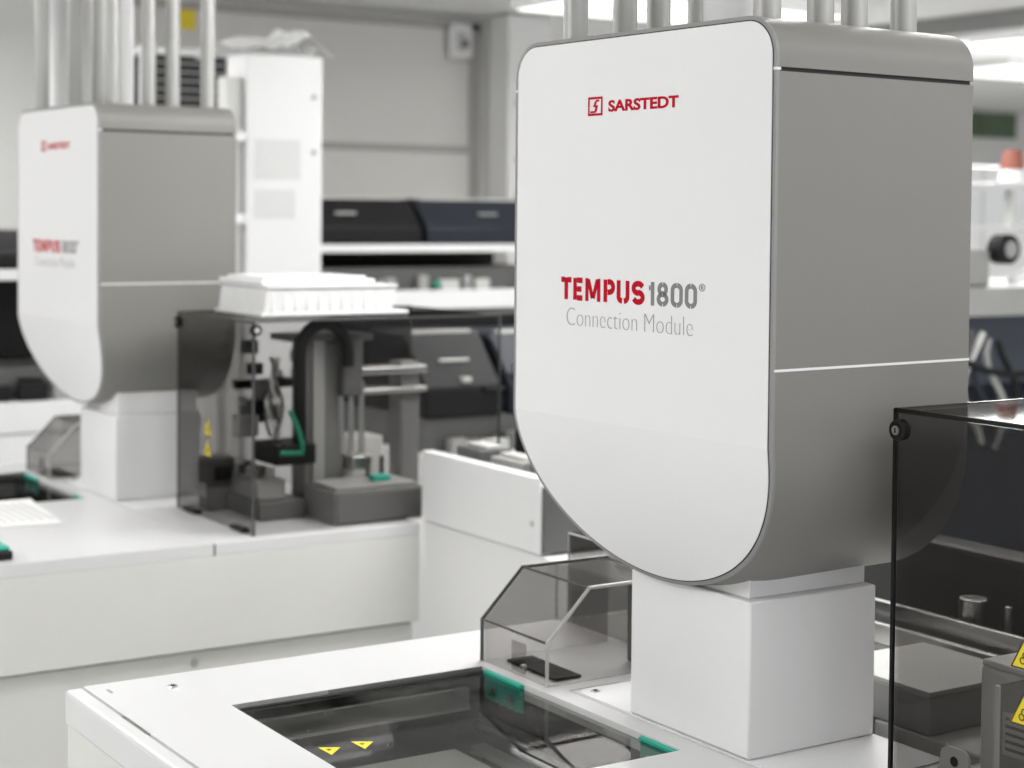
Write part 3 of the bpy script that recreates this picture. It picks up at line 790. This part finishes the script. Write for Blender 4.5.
# white tower with plastic sheet on top
tw = at('white_tower_cabinet', -5.65, 2.555, 0, 'tall narrow white cabinet with crumpled plastic on top, left of centre', 'cabinet')
B(.03, .20, -.130, .155, .04, 2.16).build('body', WHITE, tw, .008)
B(.04, .18, -.12, .14, 0, .04).build('plinth', DARK, tw)
B(.2005, .203, -.10, .07, 1.735, 1.87).build('notice', BENCHN, tw)
B(.2005, .203, -.10, .05, 1.60, 1.70).build('notice', BENCHN, tw)
for z in (2.02, 1.83): MB().cyl((.201, .12, z), (.206, .12, z), .008, n=10).build('screw', MIDG, tw)
sd = at('white_side_bracket', -5.60, 2.366, 0, 'stepped white bracket column at the left side of the tall cabinet', 'bracket')
B(.04, .12, .0, .055, .0, 2.08).build('post', BENCHG, sd, .004)
for z in (1.86, 1.58, 1.36): B(.03, .15, -.02, .057, z, z+.035).build('shelf', WHITE, sd, .004)
# crumpled plastic
m = MB(); N = 16; rnd = random.Random(4)
gv = []
for i in range(N+1):
    row = []
    for j in range(N+1):
        s, t = i/N, j/N
        edge = max(0, abs(t-.45)*2-.55)
        z = .02+.045*abs(math.sin(7*s+3*t))*math.sin(PI*s)+.05*math.exp(-((t-.75)/.15)**2)+rnd.uniform(-.008, .008)-.05*edge
        row.append((-.16+.38*s, -.17+.36*t, max(.002, z)))
    gv.append(row)
top = [[m.bm.verts.new(p) for p in r_] for r_ in gv]
bot = [[m.bm.verts.new((p[0], p[1], p[2]-.002)) for p in r_] for r_ in gv]
for i in range(N):
    for j in range(N):
        m.bm.faces.new((top[i][j], top[i+1][j], top[i+1][j+1], top[i][j+1]))
        m.bm.faces.new((bot[i][j], bot[i][j+1], bot[i+1][j+1], bot[i+1][j]))
tag(m.build('plastic_sheet', TRAYM, None, loc=(-5.65, 2.555, 2.162)), 'crumpled white plastic sheet lying on top of the tall cabinet', 'plastic sheet')

# ================================================================== room shell
RX, RY = -8.2, 5.35
struct(B(RX-4, 3.0, -3.0, 15.2, -.05, 0).build('floor', FLOOR))
struct(B(RX-4, 3.0, -3.0, 15.2, 2.70, 2.80).build('ceiling', CEIL))
struct(B(RX-.1, RX, -3.0, 2.95, 0, 2.70).build('wall_left', WALLM))
struct(B(RX-.1, RX, 2.95, 5.35, 0, 2.70).build('wall_back', WALLW))
struct(B(RX-3.9, RX-.1, 5.25, 5.35, 0, 2.70).build('wall_return', WALLW))
struct(B(-12.1, -12.0, 5.35, 15.2, 0, 2.70).build('wall_far', WALLW))
struct(B(-12.1, 3.0, -3.1, -3.0, 0, 2.70).build('wall_front', WALLW))  # unseen wall, added to cut the world light from this side
struct(B(-12.0, 3.0, 15.1, 15.2, 0, 2.70).build('wall_right', WALLW))
# window band in the far wall
wn = B(-11.998, -11.95, 12.6, 13.75, 2.36, 2.698).build('window_1', WALLW); struct(wn)
w2 = B(-11.95, -11.94, 12.66, 13.62, 2.42, 2.67).build('window_pane', GREENW, wn)
# ceiling beam and duct
struct(B(-8.0, 3.0, 7.0, 7.25, 2.60, 2.70).build('trim_1', MIDG))
# grey board on the rear wall
bd = at('grey_wall_board', -8.18, 3.9, 1.0, 'large grey board with darker frame on the rear wall', 'wall board')
B(0, .04, -.90, 1.03, .99, 1.66).build('board', PANG, bd)
B(0, .05, -.90, 1.03, .0, .955).build('lower_board', PANG, bd, .003)
B(0, .06, -.90, 1.03, .955, .99).build('rail', PANG2, bd)
B(0, .06, 1.03, 1.09, .0, 1.66).build('side_frame', PANG2, bd)
B(0, .06, -.90, 1.09, 1.62, 1.66).build('top_frame', PANG2, bd)
sw = at('wall_switch', -8.115, 4.85, 2.46, 'small white switch plate at the upper right of the grey board', 'switch')
B(0, .03, -.07, .07, 0, .19).build('plate', WHITE, sw, .01)
B(.03, .035, -.03, .03, .04, .14).build('rocker', LG, sw, .005)
MB().cyl((.035, .02, .08), (.045, .02, .08), .02, n=16).build('knob', DKG, sw)
pl = tag(B(-.1, .1, -.14, .14, 0, 2.69).build('white_column', WALLW, None, .01, loc=(-7.95, 5.14, 0)), 'bright white column at the right of the grey board', 'column')
for zc in (2.2, 1.9, 1.7):
    tag(B(0, .01, -.02, .02, 0, .03).build('column_fixing', MIDG, None, loc=(-7.849, 5.07, zc)), 'small grey fixing spot on the bright white column', 'fixing', 'fixings on the column')
# ventilation grilles high behind the far left module
vg = at('ventilation_grille', -7.0, 2.86, 0, 'dark slatted ventilation grille beside the tall white cabinet', 'grille')
B(-.30, .05, -.24, .17, 0, 2.04).build('cabinet', BENCHG, vg, .005)
B(-.30, .02, -.22, .16, 2.04, 2.28).build('backing', DARK, vg)
B(-.30, .06, -.24, .17, 2.28, 2.31).build('top_rail', WHITE, vg, .004)
for k in range(6): B(.02, .045, -.21, .15, 2.06+.037*k, 2.067+.037*k).build('slat', MIDG, vg)
for y in (-.24, .15): B(.02, .055, y, y+.02, 2.04, 2.28).build('mullion', WHITE, vg)
tag(B(0, .004, -.055, .055, 0, .125).build('yellow_sign', YEL, None, loc=(-8.138, 3.29, 2.52)), 'small yellow sign on the wall above the ventilation grille', 'sign')
# vertical white risers behind the left pipes
for k, (y, lb) in enumerate(((2.38, 'left white riser pipe behind the steel pipes of the far module'), (2.60, 'right white riser pipe behind the steel pipes of the far module'))):
    tag(MB().cyl((0, 0, 0), (0, 0, 2.695), .035, n=20).build('riser_pipe', WHITE, None, loc=(-7.4, y, 0)), lb, 'pipe')
# ceiling lamps: two in view at the right, the rest added as fill
def lamp(x, y, lx, ly, label, power, drop=.20, up=.9):
    """drop > 0: hung lower, with an added upward light to brighten the ceiling"""
    r = empty('ceiling_lamp', (x, y, 2.695-drop), label, 'ceiling lamp', 'ceiling lamps')
    B(-lx/2-.02, lx/2+.02, -ly/2-.02, ly/2+.02, -.05, 0).build('housing', WHITE, r)
    B(-lx/2, lx/2, -ly/2, ly/2, -.056, -.05).build('diffuser', LAMP, r)
    if drop:
        for k in (-1, 1): MB().cyl((k*lx*.4, 0, -.005), (k*lx*.4, 0, drop), .004, n=8).build('suspension_rod', STEEL, r)
    for sgn, pw in ((-1, power), (1, power*up)):
        if sgn > 0 and not drop: continue
        L = bpy.data.lights.new('lamp_light', 'AREA'); L.shape = 'RECTANGLE'; L.size = lx; L.size_y = ly; L.energy = pw
        L.color = (1, .995, .99)
        o = bpy.data.objects.new('lamp_light', L); COL.objects.link(o); o.parent = r
        o.location = (0, 0, -.06 if sgn < 0 else .01)
        if sgn > 0: o.rotation_euler = (PI, 0, 0)
lamp(-7.0, 8.15, .35, .7, 'glowing ceiling lamp at the right edge, the upper one', 60, 0)
lamp(-8.4, 9.7, .7, 1.2, 'wide glowing ceiling lamp at the right edge, the lower one', 80, 0)
lamp(-.3, 2.1, .6, 1.2, 'added fill lamp right of the near bench, outside the frame', 14)
lamp(-2.2, -.9, 1.2, .6, 'added fill lamp in front of the near bench, unseen', 30, .2, .4)
lamp(-4.6, -.9, 1.2, .6, 'added fill lamp in front of the rear bench, unseen', 25, .2, .4)
lamp(-2.55, 2.3, .6, 1.2, 'added fill lamp between the two modules, unseen', 31)
lamp(-4.3, 3.6, 1.2, .6, 'added fill lamp over the conveyor line, unseen', 24)
lamp(-5.6, 4.4, .6, 1.2, 'added fill lamp before the grey wall board, unseen', 15)
lamp(-6.4, .9, .6, 1.2, 'added fill lamp over the far left analyser, unseen', 52)
lamp(-1.0, 4.6, 1.2, .6, 'added fill lamp behind the near module, unseen', 34, 0)
lamp(-4.2, 6.6, 1.2, .6, 'added fill lamp in the aisle at the right, unseen', 30, 0)
# ================================================================== world, camera
sc = bpy.context.scene
w = bpy.data.worlds.new('world'); sc.world = w; w.use_nodes = True
bg = w.node_tree.nodes['Background']; bg.inputs['Color'].default_value = (.995, 1, 1.02, 1); bg.inputs['Strength'].default_value = 1.38

F, CY, YAW, PT, RL = 1741., 275., -1.0005, .0345, .0086
def mm(a, b): return [[sum(a[i][k]*b[k][j] for k in range(3)) for j in range(3)] for i in range(3)]
c, s = math.cos, math.sin
Ry = [[c(YAW), -s(YAW), 0], [0, 0, -1], [s(YAW), c(YAW), 0]]
Rp = [[1, 0, 0], [0, c(PT), -s(PT)], [0, s(PT), c(PT)]]
Rr = [[c(RL), -s(RL), 0], [s(RL), c(RL), 0], [0, 0, 1]]
M3 = mm(Rr, mm(Rp, Ry))          # rows: image right, image down, forward
cam = bpy.data.cameras.new('camera'); co = bpy.data.objects.new('camera', cam); COL.objects.link(co)
R = Matrix(((M3[0][0], -M3[1][0], -M3[2][0]), (M3[0][1], -M3[1][1], -M3[2][1]), (M3[0][2], -M3[1][2], -M3[2][2])))
co.matrix_world = Matrix.Translation((0, 0, 1.62)) @ R.to_4x4()
cam.sensor_width = 36; cam.lens = F/1024*36; cam.sensor_fit = 'HORIZONTAL'
cam.shift_y = -(384-CY)/1024
cam.clip_start = .02
cam.dof.use_dof = True; cam.dof.focus_distance = 2.12; cam.dof.aperture_fstop = 4.6
sc.camera = co
sc.view_settings.view_transform = 'Standard'; sc.view_settings.look = 'None'
sc.view_settings.exposure = -.18; sc.view_settings.gamma = 1; sc.view_settings.use_curve_mapping = False
